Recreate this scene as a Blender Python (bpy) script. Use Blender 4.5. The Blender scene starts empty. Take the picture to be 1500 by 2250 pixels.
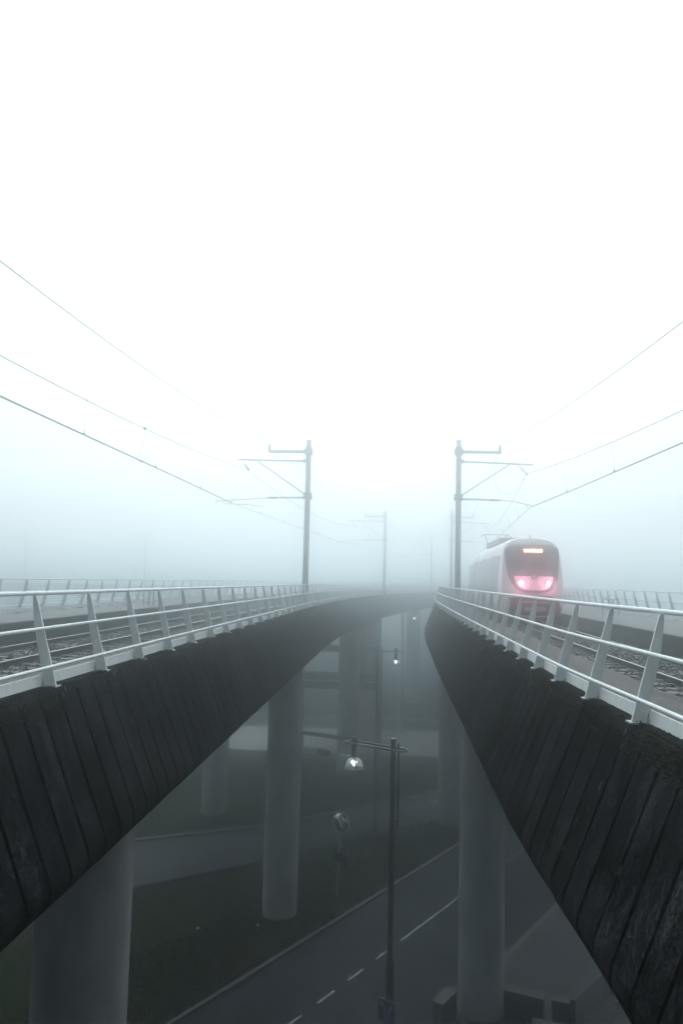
import bpy, bmesh, math, random
from mathutils import Vector, Matrix
random.seed(7)
R = math.radians
PI = math.pi
sc = bpy.context.scene
col = sc.collection

# ------------------------------------------------------------------ camera
EYE = 15.7                                   # eye height above the ground (m)
yaw, pitch, roll = R(4.15), R(5.2), R(1.3)
fwd = Vector((-math.sin(yaw)*math.cos(pitch), math.cos(yaw)*math.cos(pitch), math.sin(pitch)))
r0 = Vector((math.cos(yaw), math.sin(yaw), 0)); u0 = r0.cross(fwd)
cr = r0*math.cos(roll) + u0*math.sin(roll); cu = -r0*math.sin(roll) + u0*math.cos(roll)
cd = bpy.data.cameras.new('camera'); cam = bpy.data.objects.new('camera', cd); col.objects.link(cam)
cd.sensor_fit = 'VERTICAL'; cd.sensor_height = 36; cd.sensor_width = 24; cd.lens = 26.4
cd.clip_start = 0.05; cd.clip_end = 3000
m = Matrix((cr, cu, -fwd)).transposed().to_4x4(); m.translation = (0, 0, EYE)
cam.matrix_world = m
sc.camera = cam

# ------------------------------------------------------------------ render, sky, sun
sc.render.engine = 'CYCLES'
cy = sc.cycles
cy.use_denoising = True
try: cy.denoiser = 'OPENIMAGEDENOISE'
except Exception: pass
cy.max_bounces = 12; cy.diffuse_bounces = 3; cy.glossy_bounces = 3; cy.transmission_bounces = 4
cy.volume_bounces = 10
cy.caustics_reflective = False; cy.caustics_refractive = False
cy.sample_clamp_indirect = 6
sc.view_settings.view_transform = 'Standard'; sc.view_settings.look = 'None'
sc.view_settings.gamma = 1.0; sc.view_settings.exposure = 0.72
SUN_EL, SUN_AZ = R(50), R(-4)
w = bpy.data.worlds.new('World'); sc.world = w; w.use_nodes = True
nt = w.node_tree; nt.nodes.clear()
def N(t, **k):
    n = nt.nodes.new(t)
    for a, b in k.items(): setattr(n, a, b)
    return n
sky = N('ShaderNodeTexSky', sky_type='NISHITA', sun_disc=False)
sky.sun_elevation = SUN_EL; sky.sun_rotation = SUN_AZ
sky.air_density = 1.0; sky.dust_density = 6.0; sky.ozone_density = 1.0
bw = N('ShaderNodeRGBToBW'); mixc = N('ShaderNodeMix', data_type='RGBA')
hz = N('ShaderNodeVectorMath', operation='SCALE')
tc = N('ShaderNodeTexCoord'); sx = N('ShaderNodeSeparateXYZ')
mr = N('ShaderNodeMapRange'); mr.inputs[1].default_value = 0.0; mr.inputs[2].default_value = 0.75
mr.inputs[3].default_value = 0.35; mr.inputs[4].default_value = 0.9     # overcast: brighter towards the zenith
bg = N('ShaderNodeBackground'); out = N('ShaderNodeOutputWorld')
nt.links.new(sky.outputs[0], bw.inputs[0])
tint = N('ShaderNodeMix', data_type='RGBA', blend_type='MULTIPLY'); tint.inputs[0].default_value = 1
nt.links.new(bw.outputs[0], tint.inputs[6]); tint.inputs[7].default_value = (0.845, 1.0, 1.055, 1)
mixc.inputs[0].default_value = 0.95
nt.links.new(sky.outputs[0], mixc.inputs[6]); nt.links.new(tint.outputs[2], mixc.inputs[7])
nt.links.new(tc.outputs['Generated'], sx.inputs[0]); nt.links.new(sx.outputs[2], mr.inputs[0])
nt.links.new(mixc.outputs[2], hz.inputs[0]); nt.links.new(mr.outputs[0], hz.inputs['Scale'])
nt.links.new(hz.outputs[0], bg.inputs[0]); bg.inputs[1].default_value = 0.15
nt.links.new(bg.outputs[0], out.inputs[0])

sd = bpy.data.lights.new('sun', 'SUN'); sun = bpy.data.objects.new('sun', sd); col.objects.link(sun)
sd.energy = 1.0; sd.angle = R(140); sd.color = (1.0, 0.985, 0.96)
sv = Vector((math.sin(SUN_AZ)*math.cos(SUN_EL), math.cos(SUN_AZ)*math.cos(SUN_EL), math.sin(SUN_EL)))
sun.rotation_euler = sv.to_track_quat('Z', 'Y').to_euler(); sun.location = (0, 0, 60)

FOG_DENSITY, FOG_G = 0.0225, 0.968
FOG_COLOR = (0.93, 0.965, 0.978, 1)

# ------------------------------------------------------------------ materials
def material(name, c1, c2=None, scale=4.0, rough=0.8, metal=0.0, bump=0.0, bscale=40.0, stretch=(1, 1, 1),
             detail=6, lo=.35, hi=.65, emit=None, estr=0.0, c3=None, s3=1.0, spec=0.4, coat=0.0):
    mt = bpy.data.materials.new(name); mt.use_nodes = True
    t = mt.node_tree; b = t.nodes['Principled BSDF']
    b.inputs['Roughness'].default_value = rough; b.inputs['Metallic'].default_value = metal
    b.inputs['Specular IOR Level'].default_value = spec
    b.inputs['Coat Weight'].default_value = coat
    b.inputs['Base Color'].default_value = (*c1, 1)
    cdn = t.nodes.new('ShaderNodeTexCoord'); mp = t.nodes.new('ShaderNodeMapping'); mp.inputs['Scale'].default_value = stretch
    t.links.new(cdn.outputs['Object'], mp.inputs[0])
    if c2:
        n = t.nodes.new('ShaderNodeTexNoise'); n.inputs['Scale'].default_value = scale; n.inputs['Detail'].default_value = detail
        n.inputs['Roughness'].default_value = .65
        r = t.nodes.new('ShaderNodeValToRGB'); r.color_ramp.elements[0].position = lo; r.color_ramp.elements[1].position = hi
        r.color_ramp.elements[0].color = (*c1, 1); r.color_ramp.elements[1].color = (*c2, 1)
        t.links.new(mp.outputs[0], n.inputs['Vector']); t.links.new(n.outputs[0], r.inputs[0])
        src = r.outputs[0]
        if c3:
            n3 = t.nodes.new('ShaderNodeTexNoise'); n3.inputs['Scale'].default_value = s3; n3.inputs['Detail'].default_value = 4
            r3 = t.nodes.new('ShaderNodeValToRGB'); r3.color_ramp.elements[0].position = .52; r3.color_ramp.elements[1].position = .68
            mx = t.nodes.new('ShaderNodeMix'); mx.data_type = 'RGBA'
            t.links.new(cdn.outputs['Object'], n3.inputs['Vector']); t.links.new(n3.outputs[0], r3.inputs[0])
            t.links.new(r3.outputs[0], mx.inputs[0]); t.links.new(src, mx.inputs[6]); mx.inputs[7].default_value = (*c3, 1)
            src = mx.outputs[2]
        t.links.new(src, b.inputs['Base Color'])
    if bump:
        n2 = t.nodes.new('ShaderNodeTexNoise'); n2.inputs['Scale'].default_value = bscale; n2.inputs['Detail'].default_value = 5
        bp = t.nodes.new('ShaderNodeBump'); bp.inputs['Strength'].default_value = bump; bp.inputs['Distance'].default_value = 0.02
        t.links.new(mp.outputs[0], n2.inputs['Vector']); t.links.new(n2.outputs[0], bp.inputs['Height']); t.links.new(bp.outputs[0], b.inputs['Normal'])
    if emit:
        b.inputs['Emission Color'].default_value = (*emit, 1); b.inputs['Emission Strength'].default_value = estr
    return mt
M = {}
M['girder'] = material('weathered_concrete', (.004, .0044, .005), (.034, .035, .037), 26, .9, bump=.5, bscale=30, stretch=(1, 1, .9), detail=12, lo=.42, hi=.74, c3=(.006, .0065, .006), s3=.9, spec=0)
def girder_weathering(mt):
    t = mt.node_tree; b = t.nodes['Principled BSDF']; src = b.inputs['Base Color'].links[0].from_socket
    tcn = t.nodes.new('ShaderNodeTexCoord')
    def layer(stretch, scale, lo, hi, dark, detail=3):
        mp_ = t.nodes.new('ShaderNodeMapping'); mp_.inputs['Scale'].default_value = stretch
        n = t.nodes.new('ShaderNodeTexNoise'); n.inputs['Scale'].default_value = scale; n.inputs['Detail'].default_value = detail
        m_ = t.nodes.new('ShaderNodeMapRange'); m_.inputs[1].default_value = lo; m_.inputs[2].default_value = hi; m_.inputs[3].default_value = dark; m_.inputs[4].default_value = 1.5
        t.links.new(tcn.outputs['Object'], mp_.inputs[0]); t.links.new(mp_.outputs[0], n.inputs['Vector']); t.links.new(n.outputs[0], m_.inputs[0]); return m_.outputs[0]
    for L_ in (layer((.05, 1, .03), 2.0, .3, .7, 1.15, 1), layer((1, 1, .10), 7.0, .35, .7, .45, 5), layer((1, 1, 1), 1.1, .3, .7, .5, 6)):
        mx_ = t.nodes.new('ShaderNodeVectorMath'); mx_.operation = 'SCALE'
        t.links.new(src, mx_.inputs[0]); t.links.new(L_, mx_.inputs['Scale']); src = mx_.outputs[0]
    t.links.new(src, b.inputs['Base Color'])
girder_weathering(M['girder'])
M['parapet'] = material('mossy_concrete_edge', (.05, .052, .048), (.13, .135, .13), 5, .9, bump=.5, bscale=30, spec=.2)
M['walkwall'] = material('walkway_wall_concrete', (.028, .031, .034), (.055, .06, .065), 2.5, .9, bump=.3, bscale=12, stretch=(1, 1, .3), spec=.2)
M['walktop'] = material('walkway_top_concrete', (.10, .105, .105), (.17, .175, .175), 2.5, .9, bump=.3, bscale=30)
M['pillar'] = material('pillar_concrete', (.22, .228, .236), (.36, .37, .38), 1.2, .9, bump=.15, bscale=14, stretch=(1, 1, .4), spec=0)
M['gravel'] = material('brown_gravel', (.045, .040, .038), (.14, .125, .12), 30, .95, bump=.9, bscale=55, c3=(.05, .05, .045), s3=.7)
M['ballast'] = material('ballast_bed', (.05, .055, .058), (.15, .16, .165), 16, .95, bump=1.0, bscale=22)
M['stone'] = material('ballast_stone', (.045, .05, .054), (.15, .16, .165), 3, .9, bump=.2)
M['sleeper'] = material('concrete_sleeper', (.10, .105, .105), (.17, .172, .168), 6, .9, bump=.3, bscale=40)
M['rail'] = material('rail_steel', (.035, .030, .028), (.07, .06, .055), 9, .6, metal=.5, spec=.4)
M['railtop'] = material('polished_rail_head', (.34, .36, .37), (.25, .27, .28), 5, .35, metal=1.0)
M['white'] = material('white_railing_paint', (.80, .83, .84), (.68, .72, .73), 9, .75, c3=(.68,.72,.72), s3=2.2, bump=.04, spec=.15)
M['galv'] = material('galvanised_steel', (.30, .34, .34), (.40, .44, .44), 7, .6, metal=.3)
M['wire'] = material('copper_wire', (.07, .10, .10), None, rough=.6, metal=.4)
M['ins'] = material('brown_insulator', (.06, .05, .05), None, rough=.35)
M['moss'] = material('dark_moss', (.008, .010, .006), (.034, .038, .025), 24, 1.0, bump=.9, bscale=60, c3=(.05, .048, .034), s3=5, spec=0)
M['lime'] = material('lime_streak', (.16, .165, .16), (.09, .095, .09), 30, .9, spec=0)
M['grass'] = material('dull_grass', (.005, .009, .005), (.014, .019, .009), 1.3, 1.0, bump=.8, bscale=9, c3=(.022, .019, .011), s3=.25, spec=0)
M['blade'] = material('grass_blade', (.008, .014, .006), (.022, .026, .012), .8, .9, spec=0)
M['asphalt'] = material('asphalt', (.017, .019, .023), (.031, .034, .040), 2.2, .75, bump=.3, bscale=70, c3=(.012, .014, .017), s3=.35, spec=.06)
M['paint'] = material('road_paint', (.34, .35, .35), (.16, .17, .17), 7, .7, lo=.3, hi=.7)
M['kerb'] = material('kerb_concrete', (.06, .065, .065), (.11, .115, .115), 3, .85, bump=.2)
M['wallc'] = material('low_wall_concrete', (.025, .027, .029), (.05, .053, .056), 3, .85, bump=.25, bscale=20)
M['capc'] = material('wall_coping_concrete', (.07, .076, .08), (.11, .118, .122), 3, .8, bump=.2)
M['darksteel'] = material('black_painted_steel', (.012, .014, .017), (.02, .023, .026), 6, .45, spec=.5)
M['lampsteel'] = material('grey_lamp_steel', (.05, .065, .068), (.08, .095, .10), 6, .4, metal=.3)
M['chrome'] = material('mirror_glass', (.8, .84, .85), None, rough=.04, metal=1.0)
M['rimw'] = material('mirror_rim', (.45, .46, .46), None, rough=.5)
M['red'] = material('red_paint', (.30, .045, .05), (.24, .04, .045), 6, .5)
M['bwhite'] = material('white_paint', (.72, .74, .74), (.60, .62, .62), 5, .5)
M['blue'] = material('blue_sign_face', (.012, .030, .11), None, rough=.35, spec=.5)
M['signw'] = material('sign_white', (.32, .36, .40), None, rough=.4)
M['signback'] = material('aluminium_sign_back', (.20, .22, .23), None, rough=.5, metal=.6)
M['twhite'] = material('train_white_paint', (.86, .85, .86), (.80, .80, .81), 1.2, .35, spec=.5, coat=.3)
M['tglass'] = material('train_dark_glass', (.07, .085, .10), None, rough=.15, spec=.6, coat=.4)
M['tgrey'] = material('train_roof_grey', (.26, .29, .30), (.32, .35, .36), 2, .5)
M['tdark'] = material('train_underframe', (.02, .018, .02), (.035, .033, .035), 8, .7)
M['tband'] = material('train_window_band', (.17, .20, .21), (.24, .27, .28), 1.5, .2, spec=.6)
M['panel'] = material('train_lamp_panel', (.85, .80, .83), None, rough=.4)
M['lampglow'] = material('train_lamp_glow', (.9, .5, .6), None, emit=(1.0, .80, .86), estr=9)
M['ledtext'] = material('amber_led', (.9, .4, .1), None, emit=(1.0, .44, .26), estr=11)
M['ledback'] = material('amber_led_backlight', (.2, .08, .03), None, emit=(1.0, .38, .30), estr=1.6)
M['heart_glow'] = material('street_lamp_glow', (.9, .9, .9), None, emit=(.88, 1.0, 1.0), estr=4.5)
M['glass'] = None
g = bpy.data.materials.new('lamp_dome_acrylic'); g.use_nodes = True
b = g.node_tree.nodes['Principled BSDF']; b.inputs['Base Color'].default_value = (.82, .9, .9, 1); b.inputs['Roughness'].default_value = .25
b.inputs['Alpha'].default_value = .28
M['glass'] = g
# paving slabs: joints follow the slabs
pv = bpy.data.materials.new('paving_slabs'); pv.use_nodes = True
t = pv.node_tree; b = t.nodes['Principled BSDF']; b.inputs['Roughness'].default_value = .85
tcn = t.nodes.new('ShaderNodeTexCoord'); mp = t.nodes.new('ShaderNodeMapping'); br = t.nodes.new('ShaderNodeTexBrick')
t.links.new(tcn.outputs['Object'], mp.inputs[0]); t.links.new(mp.outputs[0], br.inputs[0])
br.offset = 0.0; br.inputs['Scale'].default_value = 1.0; br.inputs['Brick Width'].default_value = 3.3; br.inputs['Row Height'].default_value = 2.0
br.inputs['Mortar Size'].default_value = .085; br.inputs['Mortar Smooth'].default_value = .3
br.inputs['Color1'].default_value = (.044, .048, .053, 1); br.inputs['Color2'].default_value = (.034, .038, .042, 1); br.inputs['Mortar'].default_value = (.006, .006, .006, 1)
nz = t.nodes.new('ShaderNodeTexNoise'); nz.inputs['Scale'].default_value = 2.5; nz.inputs['Detail'].default_value = 8
mx = t.nodes.new('ShaderNodeMix'); mx.data_type = 'RGBA'; mx.blend_type = 'MULTIPLY'; mx.inputs[0].default_value = .5
t.links.new(tcn.outputs['Object'], nz.inputs[0]); t.links.new(br.outputs[0], mx.inputs[6]); t.links.new(nz.outputs[0], mx.inputs[7])
t.links.new(mx.outputs[2], b.inputs['Base Color'])
M['paving'] = pv

# ------------------------------------------------------------------ mesh helpers
class MB:
    def __init__(s): s.v = []; s.f = []
    def add(s, vs, fs):
        o = len(s.v); s.v += [tuple(v) for v in vs]; s.f += [tuple(i+o for i in f) for f in fs]; return s
    def box(s, c, d, rot=None):
        x, y, z = [k/2 for k in d]
        P = [Vector(p) for p in ((-x,-y,-z),(x,-y,-z),(x,y,-z),(-x,y,-z),(-x,-y,z),(x,-y,z),(x,y,z),(-x,y,z))]
        if rot is not None: P = [rot @ p for p in P]
        return s.add([p+Vector(c) for p in P], [(0,3,2,1),(4,5,6,7),(0,1,5,4),(1,2,6,5),(2,3,7,6),(3,0,4,7)])
    def tube(s, pts, r, n=8, closed=False, cap=True):
        pts = [Vector(p) for p in pts]; L = len(pts); rr = r if isinstance(r, (list, tuple)) else [r]*L
        vs = []; prev = None
        for i, p in enumerate(pts):
            a = pts[(i-1) % L] if (closed or i > 0) else p
            c = pts[(i+1) % L] if (closed or i < L-1) else p
            d = (c-a).normalized() if (c-a).length > 1e-9 else Vector((0, 0, 1))
            if prev is None:
                up = Vector((0, 0, 1)) if abs(d.z) < .9 else Vector((0, 1, 0))
                e1 = d.cross(up).normalized()
            else:
                e1 = (prev - d*prev.dot(d)).normalized()
            prev = e1; e2 = d.cross(e1)
            vs += [p + (e1*math.cos(2*PI*k/n) + e2*math.sin(2*PI*k/n))*rr[i] for k in range(n)]
        fs = []
        for i in range(L if closed else L-1):
            j = (i+1) % L
            fs += [(i*n+k, i*n+(k+1) % n, j*n+(k+1) % n, j*n+k) for k in range(n)]
        if cap and not closed: fs += [tuple(range(n))[::-1], tuple((L-1)*n+k for k in range(n))]
        return s.add(vs, fs)
    def lathe(s, prof, c=(0, 0, 0), n=24, rot=None):
        vs = []
        for r, z in prof:
            for k in range(n):
                p = Vector((r*math.cos(2*PI*k/n), r*math.sin(2*PI*k/n), z))
                if rot is not None: p = rot @ p
                vs.append(p+Vector(c))
        fs = [(i*n+k, i*n+(k+1) % n, (i+1)*n+(k+1) % n, (i+1)*n+k) for i in range(len(prof)-1) for k in range(n)]
        return s.add(vs, fs)
    def prism(s, poly, t, fr):      # poly in 2-D, thickness t, frame fr: (origin, ex, ey, en)
        o, ex, ey, en = [Vector(q) for q in fr]; n = len(poly)
        a = [o+ex*p[0]+ey*p[1]-en*t/2 for p in poly]; b2 = [o+ex*p[0]+ey*p[1]+en*t/2 for p in poly]
        return s.add(a+b2, [tuple(range(n))[::-1], tuple(range(n, 2*n))]+[(i, (i+1) % n, n+(i+1) % n, n+i) for i in range(n)])
    def mesh(s, name, mat, smooth=False):
        me = bpy.data.meshes.new(name); me.from_pydata(s.v, [], s.f); me.materials.append(mat)
        bm = bmesh.new(); bm.from_mesh(me); bmesh.ops.recalc_face_normals(bm, faces=bm.faces); bm.to_mesh(me); bm.free()
        if smooth:
            me.shade_smooth()
            me.set_sharp_from_angle(angle=R(38))
        return me
def wloc(o):
    v = Vector((0, 0, 0))
    while o: v += o.location; o = o.parent
    return v
def build(name, mb, mat, parent=None, smooth=False, world=True, label=None, kind=None):
    """one mesh object; mb in world coordinates (or in the parent's own when world=False)"""
    if parent is not None and world:
        q = wloc(parent); mb.v = [(v[0]-q.x, v[1]-q.y, v[2]-q.z) for v in mb.v]
    o = bpy.data.objects.new(name, mb.mesh(name, mat, smooth)); col.objects.link(o); o.parent = parent
    if label: o['label'] = label
    if kind: o['kind'] = kind
    return o
def thing(name, loc, label, cat, group=None, rz=0):
    o = bpy.data.objects.new(name, None); col.objects.link(o); o.location = loc; o.rotation_euler = (0, 0, rz)
    o.empty_display_size = .3
    o['label'] = label; o['category'] = cat
    if group: o['group'] = group
    return o
def tag(o, label, cat, group=None):
    o['label'] = label; o['category'] = cat
    if group: o['group'] = group
    return o
def structure(name, mb, mat, smooth=False):
    o = build(name, mb, mat, smooth=smooth); o['kind'] = 'structure'; return o
def copy_tree(o, parent=None):
    c = o.copy(); col.objects.link(c)
    if parent: c.parent = parent
    for ch in [k for k in bpy.data.objects if k.parent == o]: copy_tree(ch, c)
    return c

# ------------------------------------------------------------------ the two viaduct lines
def sst(a, b, y):
    t = min(1, max(0, (y-a)/(b-a))); return t*t*(3-2*t)
class Line:
    """near (gap side) top edge of a viaduct; side=-1: left viaduct, +1: right viaduct. t = metres away from the gap"""
    def __init__(s, side):
        s.side = side
        s.P = []; y = -14.0
        def x(y):
            if side < 0: return -3.9 + max(0, y-33)**2/560
            return 2.42 - .20*sst(5, 11, y) + .08*sst(25, 37, y) + max(0, y-35)**2/590
        acc = 0; last = None
        s.tab = []
        while y < 175:
            p = (x(y), y)
            if last: acc += math.hypot(p[0]-last[0], p[1]-last[1])
            s.tab.append((acc, p[0], p[1])); last = p; y += .1
        s.len = acc
    def at(s, d):                    # distance along -> point, tangent
        d = min(max(d, 0), s.len-.2)
        lo = min(int(d/s.len*(len(s.tab)-1)), len(s.tab)-2)
        while lo > 0 and s.tab[lo][0] > d: lo -= 1
        while lo < len(s.tab)-2 and s.tab[lo+1][0] <= d: lo += 1
        a, b2 = s.tab[lo], s.tab[lo+1]; k = (d-a[0])/(b2[0]-a[0])
        p = Vector((a[1]+(b2[1]-a[1])*k, a[2]+(b2[2]-a[2])*k, 0))
        i0, i1 = max(0, lo-8), min(len(s.tab)-1, lo+9)
        tg = Vector((s.tab[i1][1]-s.tab[i0][1], s.tab[i1][2]-s.tab[i0][2], 0)).normalized()
        return p, tg
    def d_at_y(s, y):
        for a in s.tab:
            if a[2] >= y: return a[0]
    def pt(s, d, t, h):              # t metres away from the gap, h = height relative to the eye
        p, tg = s.at(d); n = Vector((tg.y, -tg.x, 0))*s.side
        return p + n*t + Vector((0, 0, EYE+h))
    def frame(s, d):
        p, tg = s.at(d); n = Vector((tg.y, -tg.x, 0))*s.side
        return p, tg, n
LT, RT = Line(-1), Line(1)
TOP = -1.31
SPEC = {-1: dict(tc=4.24, wall=5.85, w=7.95), 1: dict(tc=3.78, wall=5.25, w=8.8)}

def sweep(line, prof, ds, mod=None):
    mb = MB(); n = len(prof)
    for i, d in enumerate(ds):
        for j, (t, h) in enumerate(prof):
            if mod: t, h = mod(i, j, t, h)
            mb.v.append(tuple(line.pt(d, t, h)))
    for i in range(len(ds)-1):
        for j in range(n-1):
            mb.f.append((i*n+j, i*n+j+1, (i+1)*n+j+1, (i+1)*n+j))
    return mb
def frange(a, b, s):
    n = int(round((b-a)/s)); return [a+s*i for i in range(n+1)]

def girder(line, parent):
    W = SPEC[line.side]['w']
    face = [(-.02, -.06), (-.05, -.12), (-.13, -.32), (-.26, -.65), (-.40, -1.0), (-.54, -1.35), (-.66, -1.65), (-.675, -1.75),
            (-.66, -1.83), (-.59, -1.93), (-.48, -2.01), (-.22, -2.12), (.1, -2.18), (.45, -2.22)]
    prof = [(.36, -.02), (.34, 0), (.02, 0)] + face + [(W/2, -2.3)] + [(W-t, h) for t, h in face[::-1]] + [(W-.02, 0), (W-.34, 0), (W-.36, -.02)]
    prof = [(t, h+TOP) for t, h in prof]
    nf = len(face)
    ds = []; flag = []
    rnd = random.Random(3)
    d = 0.0
    while d < line.len-2:
        far = d > 75
        if far: ds.append(d); flag.append(0); d += 1.5
        else:
            g_ = .46+rnd.uniform(-.03, .03)
            for k in (.0, .014, .038, .052): ds.append(d+k)
            flag += [0, 1, 1, 0]
            for k in (.18, .32): ds.append(d+k); flag.append(0)
            d += g_
    offs = [rnd.uniform(-.006, .006) for _ in ds]
    def mod(i, j, t, h):
        s = offs[i//6]*1.0
        k = j-3
        if 0 <= k < nf:
            if flag[i] and k >= 1: t += .055*min(1, k/2)
            else: t += s
        k = len(prof)-1-j-3
        if 0 <= k < nf and flag[i] and k >= 1: t -= .045*min(1, k/2)
        if j in (1, 2, 3): h += .012*math.sin(ds[i]*3.1)+.008*math.sin(ds[i]*7.7+1)
        return t, h
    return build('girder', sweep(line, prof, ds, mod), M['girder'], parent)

def viaduct(line, label):
    S = SPEC[line.side]; tc, wl, W = S['tc'], S['wall'], S['w']
    base = line.pt(10, W/2, 0); base.z = 0
    v = thing('viaduct', base, label, 'viaduct', 'railway viaducts')
    girder(line, v)
    ds = frange(1, line.len-3, .75)
    # gravel walkway on the gap side
    rnd = random.Random(5)
    dn = frange(2, 70, .25)+frange(71, line.len-3, 3)
    def rough(i, j, t, h): return t, h+rnd.uniform(-.012, .012)
    build('gravel_walkway', sweep(line, [(.33, -1.36), (.40, -1.44), (.8, -1.50), (1.3, -1.56), (1.8, -1.63), (2.25, -1.72), (2.5, -1.80), (2.6, -1.86)], dn, rough), M['gravel'], v)
    # raised walkway on the outer side
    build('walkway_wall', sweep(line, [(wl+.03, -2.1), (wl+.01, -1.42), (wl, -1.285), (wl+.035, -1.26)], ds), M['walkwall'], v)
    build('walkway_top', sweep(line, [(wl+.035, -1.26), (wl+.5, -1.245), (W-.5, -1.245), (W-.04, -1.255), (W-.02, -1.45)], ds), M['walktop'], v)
    build('ballast_bed', sweep(line, [(2.45, -1.92), (2.7, -1.845), (tc-.72, -1.84), (tc, -1.83), (tc+.72, -1.84), (wl-.1, -1.85), (wl+.05, -1.87)], dn,
          lambda i, j, t, h: (t, h+rnd.uniform(-.02, .02))), M['ballast'], v)
    return v
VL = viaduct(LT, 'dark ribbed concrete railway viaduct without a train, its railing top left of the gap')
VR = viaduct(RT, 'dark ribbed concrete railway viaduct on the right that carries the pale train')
def pillar(parent, x, y, r, top, h=None):
    mb = MB(); z0 = -.3
    mb.lathe([(0.001, z0), (r+.012, z0), (r+.012, 5.3), (r, 5.3), (r, top), (.001, top)], (x, y, 0), 40)
    return build('pillar', mb, M['pillar'], parent, smooth=True)
SOF = EYE-3.45
pillar(VL, -5.13, 12.9, .775, SOF-.0+.02); pillar(VL, -5.15, 36.6, .80, SOF); pillar(VL, -3.7, 63.5, .84, SOF); pillar(VL, -2.3, 74.2, 1.08, SOF)
pillar(VL, 2.6, 102, .9, SOF); pillar(VL, -12.0, 52.0, .86, SOF)
pillar(VR, 3.4, 29.4, .82, SOF); pillar(VR, 3.9, 51.4, .82, SOF); pillar(VR, 5.2, 73, .85, SOF); pillar(VR, 9.3, 97, .85, SOF)
mb = MB(); mb.box((-8.6, 52.0, SOF-.45), (8.6, 1.3, .9)); build('crossbeam', mb, M['pillar'], VL)
# small dark drain outlet on the nearest pillar
mb = MB(); mb.lathe([(.001, .10), (.05, .10), (.05, -.05)], (-4.76, 12.22, 11.35), 12, Matrix.Rotation(R(-60), 3, 'X')); build('drain_outlet', mb, M['darksteel'], VL)

# ------------------------------------------------------------------ tracks
def track(line, label):
    S = SPEC[line.side]; tc = S['tc']
    b0 = line.pt(14+6, tc, -1.7)
    tr = thing('railway_track', b0, label, 'track', 'railway tracks on the viaducts')
    ds = frange(3, line.len-5, .8)
    for sgn in (-1, 1):
        c = tc+sgn*.7175
        pr = [(c-.07, -1.85), (c-.07, -1.838), (c-.012, -1.822), (c-.012, -1.735), (c-.035, -1.725), (c-.035, -1.69), (c+.035, -1.69), (c+.035, -1.725), (c+.012, -1.735), (c+.012, -1.822), (c+.07, -1.838), (c+.07, -1.85)]
        rl = build('rail', sweep(line, pr, ds), M['rail'], tr)
        build('rail_head', sweep(line, [(c-.030, -1.690), (c-.030, -1.6865), (c+.030, -1.6865), (c+.030, -1.690)], ds), M['railtop'], rl)
    sl = MB()
    sl.box((0, 0, -.07), (2.56, .26, .14)); sl.box((.7175, 0, .006), (.34, .16, .02)); sl.box((-.7175, 0, .006), (.34, .16, .02))
    me = sl.mesh('sleeper', M['sleeper'])
    rnd = random.Random(11)
    d = line.d_at_y(4.5)
    for k in range(100):
        p, tg, n = line.frame(d+.6*k)
        o = bpy.data.objects.new('sleeper', me); col.objects.link(o); o.parent = tr
        o.location = line.pt(d+.6*k, tc+rnd.uniform(-.02, .02), -1.815+rnd.uniform(-.012, .004)) - b0
        o.rotation_euler = (0, 0, math.atan2(n.y, n.x)+rnd.uniform(-.012, .012))
    return tr
track(LT, 'empty railway track in pale ballast on the left viaduct')
track(RT, 'railway track under the train on the right viaduct')
# loose stones between and beside the rails
def stones(line, name, label, n, seed):
    rnd = random.Random(seed); tc = SPEC[line.side]['tc']; wl = SPEC[line.side]['wall']
    mb = MB()
    base = [(-1, -1, -1), (1, -1, -1), (1, 1, -1), (-1, 1, -1), (-1, -1, 1), (1, -1, 1), (1, 1, 1), (-1, 1, 1)]
    fs = [(0,3,2,1),(4,5,6,7),(0,1,5,4),(1,2,6,5),(2,3,7,6),(3,0,4,7)]
    y0 = line.d_at_y(5)
    for k in range(n):
        d = y0 + 38*rnd.random()**1.5
        t = rnd.uniform(tc-.66, wl-.03) if rnd.random() < .85 else rnd.uniform(tc-1.5, tc-.78)
        if abs(t-(tc+.7175)) < .09: continue
        r = rnd.uniform(.014, .034); c = line.pt(d, t, -1.835+rnd.uniform(0, .035))
        q = Matrix.Rotation(rnd.uniform(0, 6), 3, 'Z') @ Matrix.Rotation(rnd.uniform(0, 6), 3, 'X')
        mb.add([c + q @ Vector([b_*r*rnd.uniform(.55, 1.1) for b_ in v]) for v in base], fs)
    o = build(name, mb, M['stone']); o['kind'] = 'stuff'; o['label'] = label; o['category'] = 'ballast'
    return o
stones(LT, 'ballast_stones', 'loose pale ballast stones around the empty left track', 7000, 21)
stones(RT, 'ballast_stones', 'loose dark ballast stones beside the right track', 7000, 22)

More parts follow.
